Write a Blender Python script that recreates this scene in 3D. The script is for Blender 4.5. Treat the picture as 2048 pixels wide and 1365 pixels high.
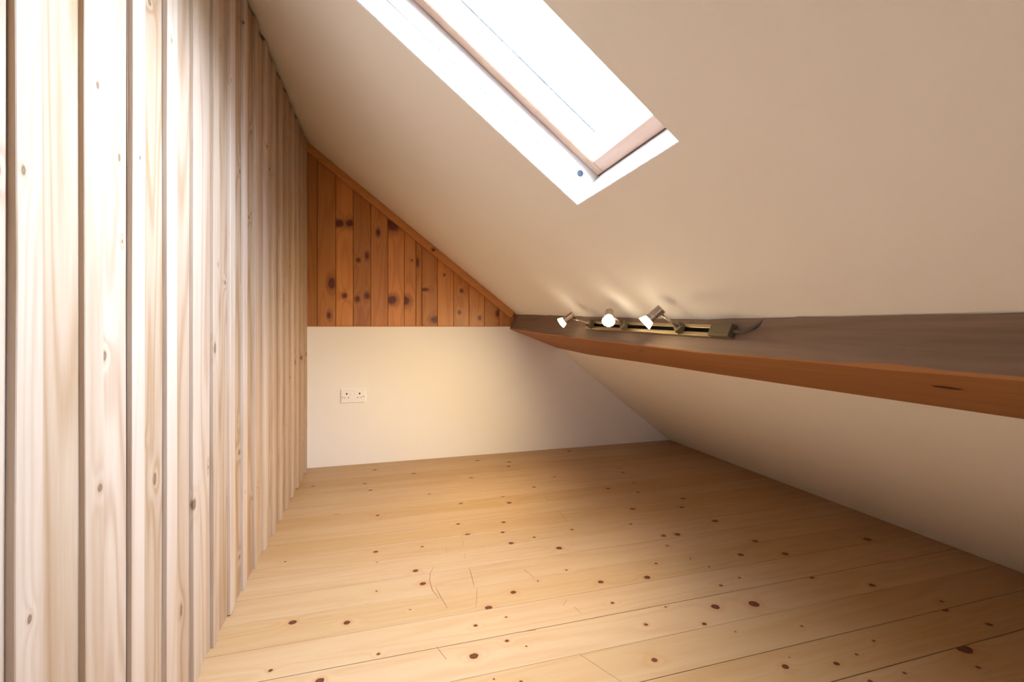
import bpy, bmesh, math, random
from mathutils import Vector, Matrix

scene = bpy.context.scene
for o in list(bpy.data.objects):
    bpy.data.objects.remove(o, do_unlink=True)
COL = scene.collection
random.seed(7)

# ------------------------------------------------------------------ camera
cam_d = bpy.data.cameras.new('camera')
cam_d.lens = 16.0
cam_d.sensor_width = 36.0
cam_d.sensor_fit = 'HORIZONTAL'
cam_d.shift_y = -29.5 / 2048
cam_d.clip_start = 0.02
cam = bpy.data.objects.new('camera', cam_d)
COL.objects.link(cam)
cam.location = (0.45, 0.0, 0.887)
cam.rotation_euler = (math.pi / 2, 0, -math.atan(257 / 910))
scene.camera = cam

# ------------------------------------------------------------------ sky and exposure
SKY = 58.0
LAMP = 23.0
world = bpy.data.worlds.new('overcast_sky')
scene.world = world
world.use_nodes = True
bg = world.node_tree.nodes['Background']
# overcast sky: brightest overhead, a third of that at the horizon, and dull ground below it
wt = world.node_tree
def wn(kind, **kw):
    x = wt.nodes.new(kind)
    for k_, v_ in kw.items(): setattr(x, k_, v_)
    return x
tc = wn('ShaderNodeTexCoord')
sx = wn('ShaderNodeSeparateXYZ'); wt.links.new(tc.outputs['Generated'], sx.inputs[0])
lum = wn('ShaderNodeMath', operation='MULTIPLY_ADD')
wt.links.new(sx.outputs[2], lum.inputs[0]); lum.inputs[1].default_value = 0.667; lum.inputs[2].default_value = 0.333
hz = wn('ShaderNodeMapRange'); hz.inputs[1].default_value = -0.01; hz.inputs[2].default_value = 0.03
wt.links.new(sx.outputs[2], hz.inputs[0])
lm = wn('ShaderNodeMix', data_type='FLOAT'); lm.inputs[2].default_value = 0.05
wt.links.new(hz.outputs[0], lm.inputs[0]); wt.links.new(lum.outputs[0], lm.inputs[3])
st = wn('ShaderNodeMath', operation='MULTIPLY'); st.inputs[1].default_value = SKY
wt.links.new(lm.outputs[0], st.inputs[0])
wc = wn('ShaderNodeMix', data_type='RGBA')
wc.inputs[6].default_value = (0.9, 1.0, 0.8, 1); wc.inputs[7].default_value = (0.785, 0.91, 1.25, 1)
wt.links.new(hz.outputs[0], wc.inputs[0])
wt.links.new(wc.outputs[2], bg.inputs[0]); wt.links.new(st.outputs[0], bg.inputs[1])
scene.view_settings.view_transform = 'Standard'
scene.view_settings.look = 'None'
scene.view_settings.exposure = 0.54
scene.view_settings.gamma = 1.0
scene.view_settings.use_curve_mapping = False
scene.cycles.max_bounces = 9
scene.cycles.diffuse_bounces = 7
scene.cycles.caustics_reflective = False
scene.cycles.caustics_refractive = False
scene.cycles.transparent_max_bounces = 12

# ------------------------------------------------------------------ measured room
DEPTH = 3.08            # far wall
BACK = -0.75            # wall behind the camera
ZC, SLOPE = 2.03, 0.783  # ceiling: z = ZC - SLOPE * x
LS = math.hypot(1, SLOPE)
S = Vector((1 / LS, 0, -SLOPE / LS))     # down the slope
N = Vector((SLOPE / LS, 0, 1 / LS))      # out through the roof

# the roof window's opening guides the sampling of the sky (emits nothing of its own)
pd = bpy.data.lights.new('sky_portal', 'AREA')
pd.shape = 'RECTANGLE'; pd.size = 0.80; pd.size_y = 0.50
pd.cycles.is_portal = True
# unseen window added behind the camera to brighten the near surfaces
GX0, GX1, GZ0, GZ1 = 0.26, 0.60, 0.92, 1.26
gd_ = bpy.data.lights.new('added_window_portal', 'AREA')
gd_.shape = 'RECTANGLE'; gd_.size = GX1 - GX0; gd_.size_y = GZ1 - GZ0
gd_.cycles.is_portal = True
go = bpy.data.objects.new('added_window_portal', gd_)
COL.objects.link(go)
go.matrix_world = Matrix(((1, 0, 0, (GX0 + GX1) / 2), (0, 0, -1, BACK - 0.11), (0, 1, 0, (GZ0 + GZ1) / 2), (0, 0, 0, 1)))
po = bpy.data.objects.new('sky_portal', pd)
COL.objects.link(po)
pc = Vector((0.701, 1.0025, ZC - SLOPE * 0.701)) + N * 0.20
po.matrix_world = Matrix(((S.x, 0, N.x, pc.x), (S.y, 1, N.y, pc.y), (S.z, 0, N.z, pc.z), (0, 0, 0, 1)))

# knots and scratches measured on the boards (metres)
FLOOR_KNOTS=[(0.562,1.683,0.0107),(0.581,1.593,0.0115),(0.188,1.49,0.0122),(0.345,1.445,0.0111),(0.421,1.867,0.0102),(0.426,1.783,0.0042),(0.428,1.59,0.0043),(0.401,1.523,0.003),(0.424,2.225,0.0095),(0.382,2.577,0.011),(0.626,2.8,0.0134),(0.349,2.691,0.0125),(0.399,2.934,0.0126),(0.074,2.729,0.0103),(0.234,2.3,0.0088),(0.823,2.262,0.0093),(0.772,2.029,0.0091),(0.794,1.915,0.0126),(0.6,1.86,0.0067),(0.17,1.297,0.0062),(0.437,1.283,0.0055),(0.684,1.206,0.0129),(0.713,1.327,0.0066),(0.769,1.4,0.0128),(0.296,1.226,0.012),(0.53,1.457,0.0035),(1.048,2.952,0.0171),(0.944,2.627,0.0108),(0.094,1.881,0.0049),(0.684,2.432,0.0078),(1.24,2.864,0.0145),(1.213,2.777,0.0152),(1.25,2.382,0.0102),(1.721,3.002,0.0158),(1.419,2.51,0.0087),(1.058,2.204,0.013),(1.048,2.297,0.0116),(0.973,1.992,0.01),(0.944,1.895,0.0096),(1.059,1.814,0.0062),(0.952,1.79,0.0121),(1.126,1.699,0.0133),(1.091,1.54,0.0054),(1.241,1.838,0.0073),(1.631,2.25,0.0131),(1.76,2.156,0.0099),(1.814,2.299,0.0116),(1.846,2.47,0.0101),(1.866,2.558,0.0104),(1.615,1.967,0.0153),(1.517,1.818,0.0083),(1.591,1.678,0.011),(1.655,1.674,0.0142),(1.554,1.599,0.0067),(1.431,1.491,0.0069),(1.346,1.417,0.0124),(1.175,1.435,0.0109),(0.867,1.459,0.0105),(0.81,1.34,0.0039),(1.156,1.316,0.0065),(0.785,1.239,0.0068),(0.831,1.203,0.0036),(1.201,1.194,0.0072),(1.37,1.149,0.0077),(1.143,1.061,0.0093),(1.46,1.21,0.0152),(1.561,1.304,0.007),(1.605,1.417,0.0048),(1.577,1.486,0.0049),(1.785,1.458,0.0122),(1.308,1.252,0.0047),(0.717,1.113,0.0033),(0.78,1.087,0.0046),(0.967,1.5,0.0039),(1.905,1.743,0.0152),(1.934,2.015,0.0133),(1.857,1.917,0.0145),(1.927,1.535,0.013),(1.784,1.458,0.0129),(1.956,1.417,0.0144),(1.658,1.326,0.0059),(1.589,1.19,0.0189),(1.64,1.062,0.0049),(2.061,1.165,0.0114),(1.78,0.957,0.0052),(1.68,0.93,0.005),(1.596,0.919,0.0083),(1.457,0.947,0.0101),(1.496,0.971,0.003),(1.985,0.866,0.0224),(1.938,0.809,0.0072),(2.183,0.917,0.0099),(2.181,1.035,0.0078),(2.139,1.005,0.0151),(2.389,1.421,0.0169),(1.732,0.847,0.0057),(1.62,0.851,0.0065),(1.433,1.095,0.0032),(1.904,1.257,0.0091)]
SCRATCHES=[[(0.629,1.694),(0.612,1.653),(0.605,1.606),(0.608,1.547),(0.623,1.492)],[(0.621,1.554),(0.632,1.491),(0.644,1.432)],[(0.769,1.908),(0.761,1.818)],[(0.755,1.761),(0.747,1.719)],[(0.753,1.648),(0.751,1.583),(0.748,1.527)],[(0.755,1.517),(0.745,1.47),(0.73,1.411)],[(0.592,1.267),(0.611,1.214)],[(0.692,1.83),(0.687,1.777)],[(1.275,2.812),(1.273,2.714)],[(1.27,2.569),(1.261,2.44)],[(1.261,2.242),(1.258,2.172)],[(1.257,2.045),(1.255,1.923)],[(0.943,1.585),(0.961,1.523)],[(1.023,1.372),(0.999,1.347)],[(1.03,1.33),(1.037,1.295)],[(0.96,1.134),(1.022,1.016)],[(0.826,1.264),(0.879,1.26)]]
WALL_KNOTS=[(1.7015,1.4023,0.0141,0.0147),(0.9021,1.2822,0.0051,0.009),(0.9839,1.1915,0.0062,0.0114),(0.7413,1.0898,0.0054,0.0102),(1.0949,1.5481,0.0093,0.008),(2.0288,1.6107,0.0154,0.0089),(1.7103,1.9058,0.0107,0.0063),(1.4768,1.3422,0.013,0.018),(1.8342,1.5878,0.0103,0.0114),(2.1085,1.5455,0.0168,0.0099),(1.5559,1.0183,0.0127,0.0073),(1.4402,0.8261,0.0121,0.0229),(0.9392,0.8361,0.0087,0.0118),(2.539,1.1922,0.0272,0.0088),(2.3719,1.0158,0.0236,0.0098),(2.6815,0.6941,0.0357,0.0167),(2.842,0.7067,0.0404,0.0178),(2.9919,0.7176,0.045,0.0188),(1.8055,1.2734,0.0176,0.0098),(2.539,0.6259,0.0272,0.0105),(1.2956,0.4475,0.0137,0.0189),(0.7513,0.4998,0.006,0.009),(0.9093,0.6197,0.0104,0.0113),(1.1153,0.5687,0.0105,0.0178),(1.6932,0.4698,0.0151,0.0113),(1.6932,0.1231,0.0132,0.0079),(1.2458,0.2167,0.0086,0.0201),(1.8472,0.2615,0.0114,0.005)]
FAR_KNOTS=[(0.3469,1.3422,0.0106,0.0201),(0.294,1.3123,0.0105,0.0111),(0.1333,1.1584,0.0184,0.0328),(0.2105,1.0833,0.0124,0.0154),(0.2888,1.0626,0.0126,0.0155),(0.3469,1.0858,0.0128,0.0178),(0.118,0.9562,0.0102,0.0175),(0.5032,1.0604,0.0274,0.0249),(0.5858,1.0561,0.0278,0.0251),(0.1795,1.5437,0.0258,0.0198),(0.2417,1.5475,0.0209,0.0199),(0.4164,1.4966,0.0108,0.0202),(0.5087,1.5526,0.0329,0.0339),(0.6697,1.3156,0.0068,0.0253),(0.9646,1.1302,0.0095,0.0106),(0.9492,0.9816,0.0083,0.0106),(1.2195,0.9754,0.0124,0.0217),(1.0906,0.9446,0.0097,0.0119),(0.7149,1.1329,0.0228,0.0081),(0.7835,0.9315,0.0254,0.0186),(0.8471,1.235,0.0058,0.007),(0.6304,1.3255,0.0056,0.0057)]

# ------------------------------------------------------------------ mesh helpers
def obj(name, verts, faces, mat=None, parent=None, smooth=False, mats=None, fmat=None, centre=True):
    verts = [Vector(v) for v in verts]
    c = Vector((0, 0, 0))
    if centre and verts:
        lo = Vector([min(v[i] for v in verts) for i in range(3)])
        hi = Vector([max(v[i] for v in verts) for i in range(3)])
        c = (lo + hi) / 2
        c.z = lo.z
    me = bpy.data.meshes.new(name)
    me.from_pydata([v - c for v in verts], [], faces)
    bm = bmesh.new(); bm.from_mesh(me)
    bmesh.ops.recalc_face_normals(bm, faces=bm.faces)
    bm.to_mesh(me); bm.free()
    if mats:
        for m in mats: me.materials.append(m)
        if fmat:
            for p, i in zip(me.polygons, fmat): p.material_index = i
    elif mat:
        me.materials.append(mat)
    if smooth:
        me.polygons.foreach_set('use_smooth', [True] * len(me.polygons))
    o = bpy.data.objects.new(name, me)
    COL.objects.link(o)
    if parent is not None:
        o.parent = parent
        pw = world_of(parent)
        o.matrix_local = pw.inverted() @ Matrix.Translation(c)
    else:
        o.location = c
    return o

def world_of(o):
    m = o.matrix_basis.copy() if o.parent is None else world_of(o.parent) @ o.matrix_parent_inverse @ o.matrix_basis
    return m

def empty(name, loc, parent=None):
    o = bpy.data.objects.new(name, None)
    o.empty_display_size = 0.05
    COL.objects.link(o)
    o.location = loc
    return o

def struct(o, label, cat):
    o['kind'] = 'structure'; o['label'] = label; o['category'] = cat
    return o

def thing(o, label, cat, group=None):
    o['label'] = label; o['category'] = cat
    if group: o['group'] = group
    return o

BOXF = [(0, 3, 2, 1), (4, 5, 6, 7), (0, 1, 5, 4), (1, 2, 6, 5), (2, 3, 7, 6), (3, 0, 4, 7)]

def box_vf(a, b):
    (x0, y0, z0), (x1, y1, z1) = a, b
    v = [(x0, y0, z0), (x1, y0, z0), (x1, y1, z0), (x0, y1, z0), (x0, y0, z1), (x1, y0, z1), (x1, y1, z1), (x0, y1, z1)]
    return v, BOXF

def box(name, a, b, mat, parent=None):
    v, f = box_vf(a, b)
    return obj(name, v, f, mat, parent)

def bbox(name, a, b, mat, parent=None, bev=0.001, seg=1, frame=None):
    """bevelled box, optionally in a frame (origin, ex, ey, ez)"""
    v, f = box_vf(a, b)
    bm = bmesh.new()
    vs = [bm.verts.new(p) for p in v]
    for q in f: bm.faces.new([vs[i] for i in q])
    bmesh.ops.recalc_face_normals(bm, faces=bm.faces)
    bmesh.ops.bevel(bm, geom=bm.edges[:], offset=bev, segments=seg, affect='EDGES', profile=0.5)
    vv = [p.co.copy() for p in bm.verts]
    bm.verts.index_update()
    ff = [[p.index for p in q.verts] for q in bm.faces]
    bm.free()
    if frame:
        o, ex, ey, ez = frame
        vv = [o + ex * p.x + ey * p.y + ez * p.z for p in vv]
    return obj(name, vv, ff, mat, parent)

def sweep(name, rings, mat=None, parent=None, closed=True, smooth=False, **kw):
    """rings: list of equal-length loops"""
    n = len(rings[0])
    v = [p for r in rings for p in r]
    f = []
    for i in range(len(rings) - 1):
        for j in range(n):
            k = (j + 1) % n
            f.append((i * n + j, i * n + k, (i + 1) * n + k, (i + 1) * n + j))
    if closed:
        f.append(tuple(range(n)))
        f.append(tuple((len(rings) - 1) * n + j for j in range(n)))
    return obj(name, v, f, mat, parent, smooth, **kw)

def basis(d):
    d = Vector(d).normalized()
    a = Vector((0, 0, 1)) if abs(d.z) < 0.9 else Vector((1, 0, 0))
    e1 = d.cross(a).normalized()
    return e1, d.cross(e1).normalized(), d

def lathe(name, origin, axis, prof, mat, parent=None, n=28, closed=False):
    """prof: list of (distance along axis, radius)"""
    e1, e2, d = basis(axis)
    o = Vector(origin)
    rings = []
    for (t, r) in prof:
        rings.append([o + d * t + (e1 * math.cos(2 * math.pi * j / n) + e2 * math.sin(2 * math.pi * j / n)) * r for j in range(n)])
    ob = sweep(name, rings, mat, parent, closed=closed)
    me = ob.data
    me.polygons.foreach_set('use_smooth', [True] * len(me.polygons))
    me.set_sharp_from_angle(angle=math.radians(35))
    return ob

def tube(name, pts, r, mat, parent=None, n=10):
    rings = []
    pts = [Vector(p) for p in pts]
    e1 = None
    for i, p in enumerate(pts):
        d = (pts[min(i + 1, len(pts) - 1)] - pts[max(i - 1, 0)]).normalized()
        if e1 is None:
            e1, e2, _ = basis(d)
        else:
            e1 = (e1 - d * e1.dot(d)).normalized(); e2 = d.cross(e1)
        rings.append([p + (e1 * math.cos(2 * math.pi * j / n) + e2 * math.sin(2 * math.pi * j / n)) * r for j in range(n)])
    return sweep(name, rings, mat, parent, smooth=True)

# ------------------------------------------------------------------ materials
class NT:
    def __init__(s, name):
        s.m = bpy.data.materials.new(name); s.m.use_nodes = True
        s.t = s.m.node_tree
        s.b = s.t.nodes['Principled BSDF']
    def n(s, kind, **kw):
        x = s.t.nodes.new(kind)
        for k, v in kw.items(): setattr(x, k, v)
        return x
    def l(s, a, b): s.t.links.new(a, b)
    def put(s, sock, v):
        if hasattr(v, 'is_linked') or isinstance(v, bpy.types.NodeSocket): s.l(v, sock)
        else: sock.default_value = v
    def math(s, op, a, b=0.0, c=0.0, clamp=False):
        x = s.n('ShaderNodeMath', operation=op); x.use_clamp = clamp
        s.put(x.inputs[0], a); s.put(x.inputs[1], b)
        if len(x.inputs) > 2: s.put(x.inputs[2], c)
        return x.outputs[0]
    def vmath(s, op, a, b=(0, 0, 0)):
        x = s.n('ShaderNodeVectorMath', operation=op)
        s.put(x.inputs[0], a); s.put(x.inputs[1], b)
        return x.outputs['Value'] if op in ('LENGTH', 'DOT_PRODUCT', 'DISTANCE') else x.outputs[0]
    def mix(s, f, a, b, blend='MIX'):
        x = s.n('ShaderNodeMix', data_type='RGBA', blend_type=blend)
        s.put(x.inputs[0], f); s.put(x.inputs[6], a); s.put(x.inputs[7], b)
        return x.outputs[2]
    def noise(s, vec, scale, detail=2.0, rough=0.5, dist=0.0):
        x = s.n('ShaderNodeTexNoise')
        s.l(vec, x.inputs['Vector']); x.inputs['Scale'].default_value = scale
        x.inputs['Detail'].default_value = detail; x.inputs['Roughness'].default_value = rough
        x.inputs['Distortion'].default_value = dist
        return x.outputs[0]
    def ramp(s, f, lo, hi):
        x = s.n('ShaderNodeMapRange'); x.interpolation_type = 'SMOOTHSTEP'
        s.l(f, x.inputs[0]); x.inputs[1].default_value = lo; x.inputs[2].default_value = hi
        return x.outputs[0]
    def bump(s, h, strength, dist):
        x = s.n('ShaderNodeBump'); x.inputs['Strength'].default_value = strength; x.inputs['Distance'].default_value = dist
        s.l(h, x.inputs['Height']); s.l(x.outputs[0], s.b.inputs['Normal'])

def c4(c): return (c[0], c[1], c[2], 1)

def wood(name, pale, deep, along, seed=0, knots=(), knot_col=(0.07, 0.022, 0.010), ring_col=(0.36, 0.13, 0.04),
         rough=0.5, spec=0.3, ring=1.0, streak=0.5, bump=0.25, fine=1.0, coat=0.0, soft=0.13, wobble=0.7, halo_w=0.45):
    """timber with the grain along axis `along`; knots are (centre xyz, radius along the grain, radius across, darkness)"""
    s = NT(name)
    g = s.n('ShaderNodeNewGeometry').outputs['Position']
    rnd = random.Random(seed)
    off = (rnd.uniform(-9, 9), rnd.uniform(-9, 9), rnd.uniform(-9, 9))
    p = s.vmath('ADD', g, off)
    sc = [1.0, 1.0, 1.0]; sc[along] = 0.06
    ps = s.vmath('MULTIPLY', p, tuple(sc))
    dmin = None
    for (k, ra, rc, dk) in knots:
        inv = [1 / rc] * 3; inv[along] = 1 / ra
        q = s.vmath('MULTIPLY', s.vmath('SUBTRACT', g, k), tuple(inv))
        d = s.vmath('LENGTH', q)
        if dk < 1: d = s.math('ADD', d, (1 - dk) * 0.55)
        dmin = d if dmin is None else s.math('MINIMUM', dmin, d)
    # growth rings: slow noise across the board turned into bands, bent round the knots
    slow = s.noise(ps, 9.0, 1.5, 0.45, 0.3)
    phase = s.math('MULTIPLY', slow, 60.0)
    if dmin is not None:
        near = s.math('EXPONENT', s.math('MULTIPLY', dmin, -0.55))
        phase = s.math('ADD', phase, s.math('MULTIPLY', near, 15.0))
    bands = s.math('ADD', s.math('MULTIPLY', s.math('SINE', phase), 0.5), 0.5)
    bands = s.math('POWER', bands, 2.2)
    fibre = s.noise(ps, 170.0 * fine, 3.0, 0.6)
    broad = s.noise(ps, 22.0, 2.0, 0.5)
    f = s.math('ADD', s.math('MULTIPLY', bands, 0.55 * ring), s.math('MULTIPLY', s.math('SUBTRACT', broad, 0.35), streak * 1.2))
    f = s.math('ADD', f, s.math('MULTIPLY', s.math('SUBTRACT', fibre, 0.5), 0.45), clamp=True)
    col = s.mix(f, c4(pale), c4(deep))
    if dmin is not None:
        wob = s.math('ADD', dmin, s.math('MULTIPLY', s.math('SUBTRACT', s.noise(p, 70.0, 3.0, 0.6), 0.5), wobble))
        halo = s.math('MULTIPLY', s.math('SUBTRACT', 1.0, s.ramp(wob, 0.9, 2.6)), halo_w)
        col = s.mix(halo, col, c4(ring_col))
        edge = s.math('SUBTRACT', 1.0, s.ramp(wob, 1.0 - soft, 1.0 + soft))
        inner = s.math('SUBTRACT', 1.0, s.ramp(wob, 0.35, 1.0))
        kc = s.mix(inner, c4([a * 0.85 for a in knot_col]), c4([a * 1.2 + b * 0.05 for a, b in zip(knot_col, ring_col)]))
        col = s.mix(edge, col, kc)
    s.l(col, s.b.inputs['Base Color'])
    s.b.inputs['Roughness'].default_value = rough
    s.b.inputs['Specular IOR Level'].default_value = spec
    if coat: s.b.inputs['Coat Weight'].default_value = coat; s.b.inputs['Coat Roughness'].default_value = 0.25
    if bump: s.bump(fibre, bump, 0.0008)
    return s.m

def plaster(name, col, var=0.05, bump=0.15, rough=0.85):
    s = NT(name)
    g = s.n('ShaderNodeNewGeometry').outputs['Position']
    a = s.noise(g, 1.7, 3.0, 0.5); b = s.noise(g, 160.0, 2.0, 0.5); m = s.noise(g, 9.0, 3.0, 0.55)
    c = s.mix(a, c4([x * (1 - var) for x in col]), c4([min(1, x * (1 + var)) for x in col]))
    s.l(c, s.b.inputs['Base Color'])
    s.b.inputs['Roughness'].default_value = rough
    s.b.inputs['Specular IOR Level'].default_value = 0.2
    h = s.math('ADD', s.math('MULTIPLY', b, 0.2), m)
    s.bump(h, bump, 0.004)
    return s.m

def plain(name, col, rough=0.5, metal=0.0, spec=0.5, noise=0.06, nscale=60.0):
    s = NT(name)
    g = s.n('ShaderNodeTexCoord').outputs['Object']
    a = s.noise(g, nscale, 2.0)
    c = s.mix(a, c4([x * (1 - noise) for x in col]), c4([min(1, x * (1 + noise)) for x in col]))
    s.l(c, s.b.inputs['Base Color'])
    s.b.inputs['Roughness'].default_value = rough; s.b.inputs['Metallic'].default_value = metal
    s.b.inputs['Specular IOR Level'].default_value = spec
    return s.m

M_CEIL = plaster('cream_ceiling_plaster', (0.88, 0.87, 0.85))
M_WALLP = plaster('cream_wall_plaster', (0.88, 0.865, 0.83))
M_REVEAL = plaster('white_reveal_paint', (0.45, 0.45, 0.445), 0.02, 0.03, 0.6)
M_DARK = plain('dark_void', (0.03, 0.02, 0.015), 0.9)
M_SUB = plain('rough_backing', (0.16, 0.10, 0.06), 0.9)
M_SASH = wood('clear_pine_sash', (0.47, 0.31, 0.215), (0.36, 0.21, 0.13), 1, 4, rough=0.4, ring=0.7, bump=0.05)
M_SASHL = wood('clear_pine_sash_long', (0.47, 0.31, 0.215), (0.36, 0.21, 0.13), 0, 5, rough=0.4, ring=0.4, bump=0.05)
M_FRAME = plain('white_window_frame', (0.60, 0.55, 0.50), 0.4)
M_RUBBER = plain('dark_rubber_seal', (0.004, 0.005, 0.005), 0.8, 0.0, 0.05)
M_SEAL = plain('grey_glazing_seal', (0.25, 0.27, 0.28), 0.6)
M_GAP = plain('brown_gasket', (0.035, 0.018, 0.012), 0.7)
M_STEEL = plain('blue_grey_screw', (0.028, 0.036, 0.048), 0.6, 0.0, 0.2)
M_PLASTIC = plain('white_socket_plastic', (0.93, 0.91, 0.90), 0.3)
M_HOLE = plain('dark_socket_hole', (0.05, 0.04, 0.035), 0.7)
M_NICKEL = plain('brushed_nickel', (0.50, 0.42, 0.34), 0.28, 1.0)
M_BRASS = plain('antique_brass_rail', (0.60, 0.50, 0.32), 0.34, 1.0)
M_OLIVE = plain('olive_brass_box', (0.16, 0.135, 0.075), 0.45, 0.5)
M_BLACK = plain('black_rail_slot', (0.004, 0.0035, 0.003), 0.8, 0.0, 0.05)
M_CABLE = plain('grey_flex', (0.085, 0.07, 0.06), 0.5)

def glass():
    s = NT('clear_roof_glass')
    for nd in list(s.t.nodes): s.t.nodes.remove(nd)
    out = s.n('ShaderNodeOutputMaterial')
    tr = s.n('ShaderNodeBsdfTransparent'); tr.inputs[0].default_value = (0.93, 0.97, 0.96, 1)
    gl = s.n('ShaderNodeBsdfGlossy'); gl.inputs['Roughness'].default_value = 0.02
    lw = s.n('ShaderNodeLayerWeight'); lw.inputs['Blend'].default_value = 0.5
    fac = s.math('ADD', 0.04, s.math('MULTIPLY', s.math('POWER', lw.outputs['Facing'], 5.0), 0.9))
    mx = s.n('ShaderNodeMixShader')
    s.l(fac, mx.inputs[0]); s.l(tr.outputs[0], mx.inputs[1]); s.l(gl.outputs[0], mx.inputs[2])
    s.l(mx.outputs[0], out.inputs[0])
    return s.m
M_GLASS = glass()

def emit(name, col, strength, lamp=False):
    s = NT(name)
    g = s.n('ShaderNodeTexCoord').outputs['Object']
    v = s.noise(g, 180.0, 1.0)
    s.b.inputs['Base Color'].default_value = (0.9, 0.88, 0.82, 1)
    s.b.inputs['Roughness'].default_value = 0.3
    s.b.inputs['Emission Color'].default_value = c4(col)
    if lamp:
        s.b.inputs['Emission Strength'].default_value = strength
        s.m.cycles.emission_sampling = 'FRONT'
    else:
        s.l(s.math('MULTIPLY', s.math('ADD', v, 0.5), strength), s.b.inputs['Emission Strength'])
        s.m.cycles.emission_sampling = 'NONE'
    return s.m

# ------------------------------------------------------------------ ceiling with its skylight opening
WX0, WX1, WY0, WY1 = 0.37, 1.002, 0.762, 1.243     # opening on the ceiling plane

def cz(x): return ZC - SLOPE * x
def eave(y): return 2.592 + max(0.0, DEPTH - y) * 0.034

xs = [-0.12, WX0, WX1, 1.56]
ys = [BACK - 0.1, WY0, WY1, 2.0, DEPTH + 0.14]
TH = 0.06
cv, cf, idx = [], [], {}
for layer in (0, 1):
    for i in range(len(xs) + 2):
        for j, y in enumerate(ys):
            if i < len(xs): p = Vector((xs[i], y, cz(xs[i])))
            elif i == len(xs): p = Vector((eave(y), y, 0.0))
            else:
                e = eave(y); p = Vector((e + 0.13, y, -0.1))
            idx[(layer, i, j)] = len(cv)
            cv.append(p + N * TH * layer)
hole = (1, 1)
for i in range(len(xs) + 1):
    for j in range(len(ys) - 1):
        if (i, j) == hole: continue
        for layer in (0, 1):
            cf.append(tuple(idx[(layer, a, b)] for a, b in ((i, j), (i + 1, j), (i + 1, j + 1), (i, j + 1))))
for a, b in (((1, 1), (1, 2)), ((1, 2), (2, 2)), ((2, 2), (2, 1)), ((2, 1), (1, 1))):
    cf.append((idx[(0,) + a], idx[(0,) + b], idx[(1,) + b], idx[(1,) + a]))
ni, nj = len(xs) + 1, len(ys) - 1
for i in range(ni):
    for j in (0, nj): cf.append((idx[(0, i, j)], idx[(0, i + 1, j)], idx[(1, i + 1, j)], idx[(1, i, j)]))
for j in range(nj):
    for i in (0, ni): cf.append((idx[(0, i, j)], idx[(0, i, j + 1)], idx[(1, i, j + 1)], idx[(1, i, j)]))
ceiling = struct(obj('ceiling', cv, cf, M_CEIL), 'cream plastered sloping attic ceiling running down to the floor', 'ceiling')

# ------------------------------------------------------------------ floor of pine planks
floor = struct(box('floor', (-0.10, BACK - 0.1, -0.10), (3.0, DEPTH + 0.14, -0.024), M_SUB),
               'pale knotty pine plank floor, planks running towards the eaves', 'floor')
PITCH = 0.1295
k0 = math.floor((BACK - 1.1346) / PITCH)
y = 1.1346 + k0 * PITCH
pi = 0
while y < DEPTH:
    y1 = min(y + PITCH, DEPTH + 0.03)
    kn = [((kx, ky, 0), r * 0.9, r * 0.78, 1.0) for kx, ky, r in FLOOR_KNOTS if y < ky < y1]
    rr = random.Random(100 + pi)
    v = rr.uniform(-0.02, 0.02)
    m = wood('pine_plank_%02d' % pi, (0.435 + v, 0.28 + v, 0.14 + v), (0.335 + v, 0.16 + v, 0.047 + v), 0, 200 + pi, kn,
             rough=0.42, spec=0.35, ring=0.38, streak=0.45, bump=0.08, knot_col=(0.075, 0.022, 0.012), ring_col=(0.42, 0.17, 0.05))
    g = rr.uniform(0.0006, 0.0013)
    bbox('plank', (-0.035, y + g, -0.024), (eave(y) + 0.06, y1 - g, rr.uniform(-0.0006, 0.0)), m, floor, bev=0.0007)
    y = y1 if y1 < DEPTH else 99
    pi += 1

M_SCR = plain('floor_scratch', (0.26, 0.13, 0.05), 0.8)
for sc in SCRATCHES:
    w = 0.0022
    vv, ff = [], []
    for i, (px, py) in enumerate(sc):
        a = Vector(sc[max(i - 1, 0)] + (0,)); b = Vector(sc[min(i + 1, len(sc) - 1)] + (0,))
        t = (b - a).normalized(); nrm = Vector((-t.y, t.x, 0))
        ww = w * (0.45 if i in (0, len(sc) - 1) else 1.0) * 0.5
        for s_ in (-1, 1): vv.append(Vector((px, py, 0.0003)) + nrm * ww * s_)
        for s_ in (-1, 1): vv.append(Vector((px, py, -0.0008)) + nrm * ww * s_)
        if i:
            q = 4 * i
            ff += [(q - 4, q - 3, q + 1, q), (q - 4, q, q + 2, q - 2), (q - 3, q - 1, q + 3, q + 1)]
    obj('scratch', vv, ff, M_SCR, floor)

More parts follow.
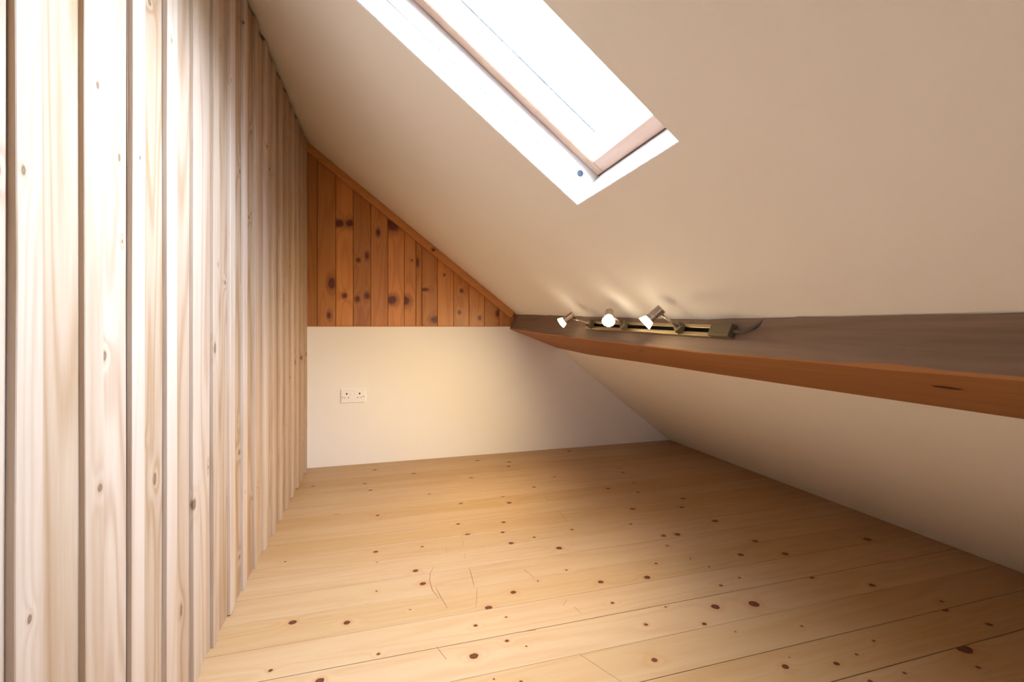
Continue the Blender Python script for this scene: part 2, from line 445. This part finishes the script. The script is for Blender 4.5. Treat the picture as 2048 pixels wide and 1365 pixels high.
# ------------------------------------------------------------------ left wall: boards and battens
wall_left = struct(box('wall_left', (-0.12, BACK - 0.1, -0.1), (-0.034, DEPTH + 0.14, 2.15), M_SUB),
                   'wall of pale rough pine boards with upright battens', 'wall')
BP = 0.1405
PROUD = 0.009
ztop = 2.022
by = 0.729 - BP * 17
bi = 0
while by < DEPTH - 0.004:
    rr = random.Random(500 + bi)
    y0, y1 = by, min(by + BP, DEPTH + 0.02)
    bw = min(rr.uniform(0.041, 0.050), y1 - y0 - 0.01)
    kb, kt = [], []
    for ky, kz, ry, rz in WALL_KNOTS:
        if y0 - 0.003 < ky < y1:
            ry = max(0.0045, min(ry * 0.75, 0.014)); rz = max(0.007, min(rz * 0.8, 0.022))
            dk = 0.7
            if ky < y0 + bw: kt.append(((0, ky, kz), rz, ry, dk))
            else: kb.append(((-PROUD, ky, kz), rz, ry, dk))
    for _ in range(1):
        kb.append(((-PROUD, rr.uniform(y0 + 0.05, y1), rr.uniform(0, 2)), rr.uniform(0.006, 0.012), rr.uniform(0.003, 0.006), 0.15))
        kt.append(((0, rr.uniform(y0, y0 + 0.045), rr.uniform(0, 2)), rr.uniform(0.005, 0.010), rr.uniform(0.003, 0.005), 0.2))
    t = rr.uniform(-0.05, 0.05)
    pale = (0.47 + t, 0.35 + t, 0.245 + t); deep = (0.33 + t, 0.20 + t, 0.11 + t)
    grey = dict(knot_col=(0.17, 0.105, 0.065), ring_col=(0.42, 0.27, 0.16), soft=0.3, rough=0.75, spec=0.15)
    mb = wood('sawn_board_%02d' % bi, pale, deep, 2, 700 + bi, kb, ring=0.95, streak=0.9, bump=0.6, **grey)
    t = rr.uniform(-0.03, 0.06)
    mt = wood('sawn_batten_%02d' % bi, (0.50 + t, 0.385 + t, 0.285 + t), (0.375 + t, 0.24 + t, 0.14 + t), 2, 900 + bi, kt, ring=0.5, streak=0.8, bump=0.7, **grey)
    # board, stopping short of the next batten so that a dark joint shows
    gap = rr.choice((0.0012, 0.002, 0.003, 0.004))
    rings = []
    zs = [0.0005, 0.45, 0.9, 1.35, 1.75, ztop - rr.uniform(0.0, 0.012)]
    for z in zs:
        j1 = rr.uniform(-0.0008, 0.0008); j2 = rr.uniform(-0.0008, 0.0008)
        rings.append([(-0.033, y0, z), (-PROUD + j2, y0, z), (-PROUD + j2, y1 - gap + j1, z), (-0.033, y1 - gap + j1, z)])
    sweep('cladding_board', rings, mb, wall_left)
    rings = []
    zs = [0.0005 + (rr.random() < 0.3) * 0.004, 0.3, 0.6, 0.95, 1.3, 1.7, ztop - rr.uniform(0, 0.016)]
    lean = rr.uniform(-0.003, 0.003)
    for z in zs:
        j1 = rr.uniform(-0.0013, 0.0013) + lean * (z - 1); j2 = rr.uniform(-0.001, 0.001); j3 = rr.uniform(-0.0015, 0.0015) + lean * (z - 1)
        c = 0.0012
        rings.append([(-PROUD - 0.001, y0 + j1, z), (-c + j2, y0 + j1, z), (j2, y0 + j1 + c, z), (j2, y0 + bw + j3 - c, z), (-c + j2, y0 + bw + j3, z), (-PROUD - 0.001, y0 + bw + j3, z)])
    sweep('batten', rings, mt, wall_left)
    by += BP; bi += 1

# ------------------------------------------------------------------ far wall: plaster below, pine boards above
LEDGE = 0.884
PW = DEPTH
pv = [(-0.12, -0.1), (2.75, -0.1), (2.75, 0.0), ((ZC - LEDGE) / SLOPE + 0.02, LEDGE), (-0.12, LEDGE)]
wf = sweep('wall_far', [[(x, PW, z) for x, z in pv], [(x, PW + 0.13, z) for x, z in pv]], M_WALLP)
struct(wf, 'cream plastered lower part of the end wall with the double socket', 'wall')
pv = [(-0.12, LEDGE), ((ZC - LEDGE) / SLOPE + 0.05, LEDGE), (-0.12, ZC + 0.12)]
wu = sweep('wall_far_upper', [[(x, PW + 0.03, z) for x, z in pv], [(x, PW + 0.13, z) for x, z in pv]], M_SUB)
struct(wu, 'triangle of orange varnished pine boards above the plastered end wall', 'wall')
FB = [-0.035, 0.049, 0.157, 0.263, 0.371, 0.478, 0.582, 0.658, 0.697, 0.80, 0.91, 1.016, 1.125, 1.229, 1.34, 1.44]
TONE = [0.72, 0.86, 1.12, 0.80, 0.95, 1.12, 1.02, 0.9, 0.84, 1.05, 0.95, 1.05, 0.88, 0.85, 0.85]
for i in range(len(FB) - 1):
    x0, x1 = FB[i] + 0.0008, FB[i + 1] - 0.0008
    rr = random.Random(300 + i)
    kn = [((kx, PW + 0.008, kz), rz, rx, 1.0) for kx, kz, rx, rz in FAR_KNOTS if x0 < kx < x1]
    t = TONE[i]
    m = wood('varnished_board_%02d' % i, (0.58 * t, 0.25 * t, 0.065 * t), (0.40 * t, 0.14 * t, 0.03 * t), 2, 1200 + i, kn, rough=0.38, spec=0.4,
             ring=0.8, streak=0.8, bump=0.1, knot_col=(0.10, 0.025, 0.010), ring_col=(0.22, 0.06, 0.015), soft=0.35, wobble=1.1, halo_w=0.7)
    f = PW + 0.008 + rr.uniform(0, 0.003)
    c = 0.0025
    sec = [(x0, PW + 0.031), (x0, f + c), (x0 + c, f), (x1 - c, f), (x1, f + c), (x1, PW + 0.031)]
    z0 = LEDGE + 0.0005
    sweep('panel_board', [[(x, yy, z0) for x, yy in sec], [(x, yy, max(cz(x) - 0.002, z0 + 0.001)) for x, yy in sec]], m, wu)

M_TRIM = wood('varnished_trim', (0.58, 0.27, 0.085), (0.42, 0.16, 0.04), 0, 31, [((1.13 - 0.36, PW - 0.012, cz(0.77) - 0.03), 0.012, 0.010, 1.0)], rough=0.4, ring=0.3, bump=0.08,
              knot_col=(0.10, 0.025, 0.01), ring_col=(0.28, 0.085, 0.02))
tw, tt = 0.046, 0.014
x0, x1 = -0.02, 1.335
a = Vector((x0, 0, cz(x0) - 0.001)); b = Vector((x1, 0, cz(x1) - 0.001))
sec = [(0, PW + 0.010), (0, PW - tt), (0.003, PW - tt - 0.003), (tw - 0.004, PW - tt - 0.003), (tw, PW - tt), (tw, PW + 0.010)]
o = sweep('trim_1', [[p - N * d + Vector((0, yy, 0)) for d, yy in sec] for p in (a, b)], M_TRIM)
struct(o, 'sloping varnished pine strip where the boards meet the ceiling', 'trim')
o = bbox('trim_2', (-0.012, PW - 0.004, LEDGE), (1.30, PW + 0.012, LEDGE + 0.005), M_TRIM, None, 0.001)
struct(o, 'thin pine lip along the top of the plaster', 'trim')
bv, bf = [], []
for a_, b_ in (((-0.12, BACK - 0.1, -0.1), (GX0, BACK, 2.15)), ((GX1, BACK - 0.1, -0.1), (2.9, BACK, 2.15)),
               ((GX0, BACK - 0.1, -0.1), (GX1, BACK, GZ0)), ((GX0, BACK - 0.1, GZ1), (GX1, BACK, 2.15))):
    q, f_ = box_vf(a_, b_)
    bf += [tuple(i + len(bv) for i in g_) for g_ in f_]; bv += q
o = obj('wall_back', bv, bf, M_WALLP)
struct(o, 'plain cream plastered wall behind the camera with a small added window', 'wall')
w2 = struct(empty('window_added', ((GX0 + GX1) / 2, BACK - 0.06, GZ0)), 'small white framed window added behind the camera for extra daylight', 'window')  # added out of view, only to let in more light
fw = 0.035
for a_, b_ in (((GX0, GZ0), (GX0 + fw, GZ1)), ((GX1 - fw, GZ0), (GX1, GZ1)), ((GX0 + fw, GZ0), (GX1 - fw, GZ0 + fw)), ((GX0 + fw, GZ1 - fw), (GX1 - fw, GZ1))):
    bbox('added_window_frame', (a_[0], BACK - 0.08, a_[1]), (b_[0], BACK - 0.03, b_[1]), M_FRAME, w2, 0.002)
bbox('glass_pane', (GX0 + fw - 0.004, BACK - 0.060, GZ0 + fw - 0.004), (GX1 - fw + 0.004, BACK - 0.055, GZ1 - fw + 0.004), M_GLASS, w2, 0.0005)

# ------------------------------------------------------------------ roof window
win = struct(empty('window_1', (0.6, 1.0, cz(0.6))), 'pine framed roof window in a white reveal on the sloping ceiling', 'window')
O0 = Vector((WX0, WY0, cz(WX0)))
Lw = (WX1 - WX0) * LS; Ww = WY1 - WY0
FR = (O0, S, Vector((0, 1, 0)), N)
def wbox(name, a, b, mat, bev=0.001, parent=win): return bbox(name, a, b, mat, parent, bev, 1, FR)
D1, D2, D3 = 0.052, 0.108, 0.165
T = 0.016
e = 0.0015
# white lining boards round the opening (their inner faces meet the ceiling edge)
wbox('reveal_lining', (-0.03, Ww - e, 0.0005), (Lw + 0.03, Ww + 0.02, D1), M_REVEAL)
wbox('reveal_lining', (-0.03, -0.02, 0.0005), (Lw + 0.03, e, D1), M_REVEAL)
wbox('reveal_lining', (Lw - e, 0.0, 0.0005), (Lw + 0.02, Ww, D1), M_REVEAL)
wbox('reveal_lining', (-0.02, 0.0, 0.0005), (e, Ww, D1), M_REVEAL)
# dark joint between lining and frame
for a_, b_ in (((-0.03, Ww + 0.0005, D1 - 0.001), (Lw + 0.03, Ww + 0.025, D1 + 0.009)), ((Lw + 0.0005, 0, D1 - 0.001), (Lw + 0.025, Ww, D1 + 0.009))):
    wbox('joint_seal', a_, b_, M_RUBBER, 0.0002)
# fixed frame
wbox('frame_bar', (-0.03, Ww - 2.5 * e, D1 + 0.007), (Lw + 0.03, Ww + 0.03, D3 + 0.02), M_FRAME)
wbox('frame_bar', (-0.03, -0.03, D1 + 0.007), (Lw + 0.03, 2.5 * e, D3 + 0.02), M_FRAME)
wbox('frame_bar', (Lw - 2.5 * e, e, D1 + 0.006), (Lw + 0.03, Ww - e, D3 + 0.02), M_FRAME)
wbox('frame_bar', (-0.03, -e, D1 + 0.001), (-e, Ww + e, D3 + 0.02), M_FRAME)
# opening sash with gaskets and glass
sash = empty('sash', (0, 0, 0)); sash.parent = win
sash.matrix_local = world_of(win).inverted() @ Matrix.Translation((0.6, 1.0, cz(0.6)))
sw, sb = 0.043, 0.050
gp = 0.0060
wbox('sash_rail', (gp, Ww - sw, D2), (Lw - gp, Ww - gp, D3), M_SASHL, 0.003, sash)
wbox('sash_rail', (gp, gp, D2), (Lw - gp, sw, D3), M_SASHL, 0.003, sash)
wbox('sash_rail', (Lw - sb, sw, D2), (Lw - gp, Ww - sw, D3), M_SASH, 0.003, sash)
wbox('sash_rail', (gp, sw, D2), (sb, Ww - sw, D3), M_SASH, 0.003, sash)
wbox('gasket', (0.0, Ww - gp - 0.0005, D2 + 0.006), (Lw, Ww + e, D2 + 0.02), M_GAP, 0.0005, sash)
wbox('gasket', (Lw - gp - 0.001, 0.0, D2 + 0.004), (Lw + e, Ww, D2 + 0.02), M_GAP, 0.0005, sash)
wbox('glass_pane', (sb - 0.008, sw - 0.008, D2 + 0.030), (Lw - sb + 0.008, Ww - sw + 0.008, D2 + 0.034), M_GLASS, 0.0005, sash)
wbox('glazing_seal', (sb, Ww - sw - 0.046, D2 + 0.046), (Lw - sb - 0.05, Ww - sw - 0.036, D2 + 0.050), M_SEAL, 0.0005, sash)
# screw cap on the far side of the frame
sc = O0 + S * (Lw - 0.052) + Vector((0, Ww - 2.5 * e, 0)) + N * 0.078
lathe('screw_cap', sc, (0, -1, 0), [(-0.002, 0.0095), (0.0015, 0.0095), (0.0025, 0.0085), (0.0028, 0.0005)], M_STEEL, win, 20, True)

# ------------------------------------------------------------------ roof beam
beam_mat_side = wood('grey_brown_beam_side', (0.27, 0.19, 0.14), (0.14, 0.09, 0.062), 1, 77, (), rough=0.7, spec=0.25, ring=0.35, streak=1.1, bump=0.6, fine=0.7)  # side face greyer and darker than the underside
beam_mat_under = wood('brown_beam_underside', (0.40, 0.185, 0.075), (0.27, 0.105, 0.035), 1, 78,
                      [((1.45, 1.62, 0.79), 0.014, 0.008, 0.9), ((1.5, 0.62, 0.765), 0.035, 0.016, 0.45)], rough=0.6, spec=0.25, ring=0.4, streak=0.6, bump=0.3, fine=0.7)
# measured profile along the room: y, x of top edge, (x, z) of lower corner, x of back edge
BEAM = [(3.085, 1.352, 1.302, 0.868, 1.660), (2.63, 1.370, 1.318, 0.848, 1.686), (2.49, 1.376, 1.321, 0.8436, 1.688), (1.985, 1.400, 1.347, 0.829, 1.690), (1.507, 1.420, 1.373, 0.813, 1.697),
        (1.24, 1.427, 1.392, 0.806, 1.699), (0.9, 1.428, 1.397, 0.804, 1.700), (0.45, 1.428, 1.398, 0.803, 1.701), (-0.3, 1.43, 1.40, 0.80, 1.703), (-1.6, 1.43, 1.40, 0.80, 1.705)]
def beam_at(y):
    for p, q in zip(BEAM, BEAM[1:]):
        if q[0] <= y <= p[0]:
            f = (p[0] - y) / (p[0] - q[0])
            return [a + (b - a) * f for a, b in zip(p, q)]
    return BEAM[-1]
rings = []
rb = random.Random(5)
ycuts = sorted(set([b[0] for b in BEAM] + [3.085 - 0.11 * i for i in range(1, 42)]), reverse=True)
ycuts = [y for y in ycuts if y >= -1.6]
for y in ycuts:
    _, tx, mx_, mz, bx = beam_at(y)
    j = lambda s_: rb.uniform(-s_, s_)
    T_ = Vector((tx, y, cz(tx))); M_ = Vector((mx_ + j(.0008), y, mz + j(.0012))); B_ = Vector((bx, y, cz(bx)))
    d1 = (T_ - M_).normalized(); d2 = (B_ - M_).normalized()
    r = 0.004 + j(.0015)
    inw = Vector((-d1.z, 0, d1.x)) * -1
    if inw.x < 0: inw = -inw
    gd = 0.0035 + j(.003); gh = 0.0045 + j(.003)
    if 0.58 < y < 0.72: r += 0.006
    rings.append([T_ + N * 0.03 + inw * gd, T_ + inw * gd - d1 * gh * .6, T_ - d1 * gh, T_ * .5 + M_ * .5 + Vector((j(.0012), 0, 0)), M_ + d1 * r, M_ + d2 * r, M_ * .5 + B_ * .5, B_, B_ + N * 0.03])
fm = []
for i in range(len(rings) - 1):
    fm += [0, 0, 0, 0, 1, 1, 1, 1, 0]
fm += [0, 0]
beam = sweep('roof_beam', rings, None, None, mats=[beam_mat_side, beam_mat_under], fmat=fm)
beam.data.polygons.foreach_set('use_smooth', [True] * len(beam.data.polygons))
beam.data.set_sharp_from_angle(angle=math.radians(25))
thing(beam, 'long rough brown timber roof beam running under the sloping ceiling', 'beam')

# ------------------------------------------------------------------ track of three spotlights on the beam
def face_pt(y, f, out=0.0):
    """point on the beam's side face: f = 0 at the ceiling, 1 at the lower corner"""
    _, tx, mx_, mz, bx = beam_at(y)
    T_ = Vector((tx, y, cz(tx))); M_ = Vector((mx_, y, mz))
    d = (M_ - T_).normalized()
    nn = Vector((d.z, 0, -d.x))
    return T_ + (M_ - T_) * f + nn * out

track = thing(empty('track_light', face_pt(1.5, 0.45)), 'brass track with three adjustable spotlights mounted on the roof beam', 'light')
YA, YB, YC = 1.965, 1.145, 1.070
def frame_on(y0, y1, f=0.42):
    a, b = face_pt(y0, f, 0.0005), face_pt(y1, f, 0.0005)
    ex = (b - a).normalized()
    _, tx, mx_, mz, bx = beam_at((y0 + y1) / 2)
    up = (Vector((tx, 0, cz(tx))) - Vector((mx_, 0, mz)))
    up = (up - ex * up.dot(ex)).normalized()
    out = up.cross(ex)
    if out.x > 0: out = -out
    return (a, ex, up, out), (b - a).length
FRT, LT = frame_on(YA, YC)
LR = LT * (YA - YB) / (YA - YC)
hw = 0.019
def tbox(name, a, b, mat, bev=0.001, parent=track): return bbox(name, a, b, mat, parent, bev, 2, FRT)
tbox('rail', (0, -hw, 0.0015), (LR, hw, 0.008), M_BRASS)
tbox('rail_lip', (0, 0.007, 0.008), (LR, hw, 0.0135), M_BRASS)
tbox('rail_lip', (0, -hw, 0.008), (LR, -0.007, 0.0135), M_BRASS)
tbox('rail_slot', (0.002, -0.0068, 0.006), (LR, 0.0068, 0.010), M_BLACK, 0.0005)
tbox('power_box', (LR - 0.004, -hw - 0.0015, 0.002), (LT, hw + 0.0015, 0.026), M_OLIVE, 0.002)
a_, ex, up, out = FRT
p0 = a_ + ex * LT + out * 0.013
g0 = face_pt(0.965, 0.30, 0.006)
tube('cable_gland', [p0 - ex * 0.002, p0 + ex * 0.012, p0 + ex * 0.022], 0.006, M_CABLE, track, 14)
tube('power_cable', [p0 + ex * 0.014, p0 + ex * 0.026 + out * 0.002 - up * .002, p0 + ex * 0.040 - up * 0.001, p0 + ex * 0.054 + up * 0.006, p0 + ex * 0.066 + up * 0.017 - out * .003,
     p0 + ex * 0.076 + up * 0.030 - out * .007, p0 + ex * 0.082 + up * 0.044 - out * .011], 0.0042, M_CABLE, track)

M_BULB = emit('glowing_bulb_glass', (1.0, 0.82, 0.55), 9.0, True)
M_LENS = emit('lit_bulb_face', (1.0, 0.95, 0.88), 0.95)
def head(y, stem_to, axis, body_len=0.052, body_r=0.0165, energy=1.0):
    """one spot: rotated square connector on the rail, a stem, a cylindrical lampholder and a flared reflector bulb"""
    t = (YA - y) / (YA - YC) * LT
    c = a_ + ex * t + out * 0.016
    j = Vector(stem_to); ax = Vector(axis).normalized()
    back = j - ax * 0.014
    hd = lathe('lamp_head', back, ax, [(0, 0.0005), (0, body_r * .86), (0.002, body_r), (body_len * .66, body_r), (body_len * .68, body_r * 1.06), (body_len * .74, body_r * 1.06),
               (body_len * .76, body_r), (body_len * .84, body_r), (body_len * .86, body_r * 1.08), (body_len, body_r * 1.10), (body_len, body_r * .9), (body_len * .9, 0.0005)], M_NICKEL, track)
    e45a, e45b = (ex + up).normalized(), (ex - up).normalized()
    bbox('connector', (-0.0145, -0.0145, 0.0), (0.0145, 0.0145, 0.020), M_OLIVE, hd, 0.0015, 1, (c - out * 0.004, e45a, e45b, out))
    st0 = c + out * 0.012
    e1, e2, d = basis(ax)
    side = (st0 - j); side = (side - ax * side.dot(ax)).normalized()
    tube('stem', [st0, st0.lerp(j + side * body_r, 0.5), j + side * (body_r - 0.002)], 0.0046, M_NICKEL, hd, 12)
    fr = back + ax * (body_len - 0.004)
    lathe('bulb', fr, ax, [(0, 0.0135), (0.013, 0.0205), (0.0275, 0.0252)], M_BULB, hd, 14)
    lathe('bulb_face', fr, ax, [(0.0275, 0.0245), (0.0262, 0.021), (0.0255, 0.012), (0.0252, 0.0004)], M_LENS, hd, 32)
    ld = bpy.data.lights.new('halogen_beam', 'SPOT')
    ld.energy = energy * LAMP; ld.color = (1.0, 0.77, 0.43); ld.spot_size = math.radians(135); ld.spot_blend = 1.0; ld.shadow_soft_size = 0.02
    lo = bpy.data.objects.new('halogen_beam', ld); COL.objects.link(lo)
    lo.parent = hd
    q = (-ax).to_track_quat('Z', 'Y')
    wm = Matrix.LocRotScale(fr + ax * 0.034, q, None)
    lo.matrix_local = world_of(hd).inverted() @ wm
    return hd

head(1.90, (1.300, 1.985, 0.936), (-0.66, 0.50, -0.56), energy=1.25)
head(1.625, (1.312, 1.632, 0.938), (-0.45, -0.74, -0.52), energy=0.4)
head(1.290, (1.318, 1.305, 0.936), (-0.60, 0.42, -0.66), energy=0.9)

# ------------------------------------------------------------------ double wall socket
SX, SZ, SY = 0.264, 0.4425, PW
sock = thing(empty('wall_socket', (SX, SY, SZ - 0.043)), 'white double power socket on the cream end wall', 'socket')
Fs = (Vector((SX, SY, SZ)), Vector((1, 0, 0)), Vector((0, 0, 1)), Vector((0, -1, 0)))
bbox('faceplate', (-0.073, -0.043, 0.0), (0.073, 0.043, 0.009), M_PLASTIC, sock, 0.002, 2, Fs)
for sx in (-1, 1):
    cx = sx * 0.039
    bbox('earth_hole', (cx - 0.0045, 0.008, 0.0088), (cx + 0.0045, 0.019, 0.0094), M_HOLE, sock, 0.0001, 1, Fs)
    for dx in (-0.011, 0.011):
        bbox('pin_hole', (cx + dx - 0.0035, -0.0125, 0.0088), (cx + dx + 0.0035, -0.0085, 0.0094), M_HOLE, sock, 0.0001, 1, Fs)
    bbox('rocker_switch', (sx * 0.012 - 0.0055, 0.006, 0.0085), (sx * 0.012 + 0.0055, 0.026, 0.0115), M_PLASTIC, sock, 0.001, 1, Fs)
    lathe('screw', Fs[0] + Vector((sx * 0.0645, -0.0085, -0.006)), (0, -1, 0), [(0, 0.003), (0.0008, 0.003), (0.001, 0.0003)], M_STEEL, sock, 12, True)
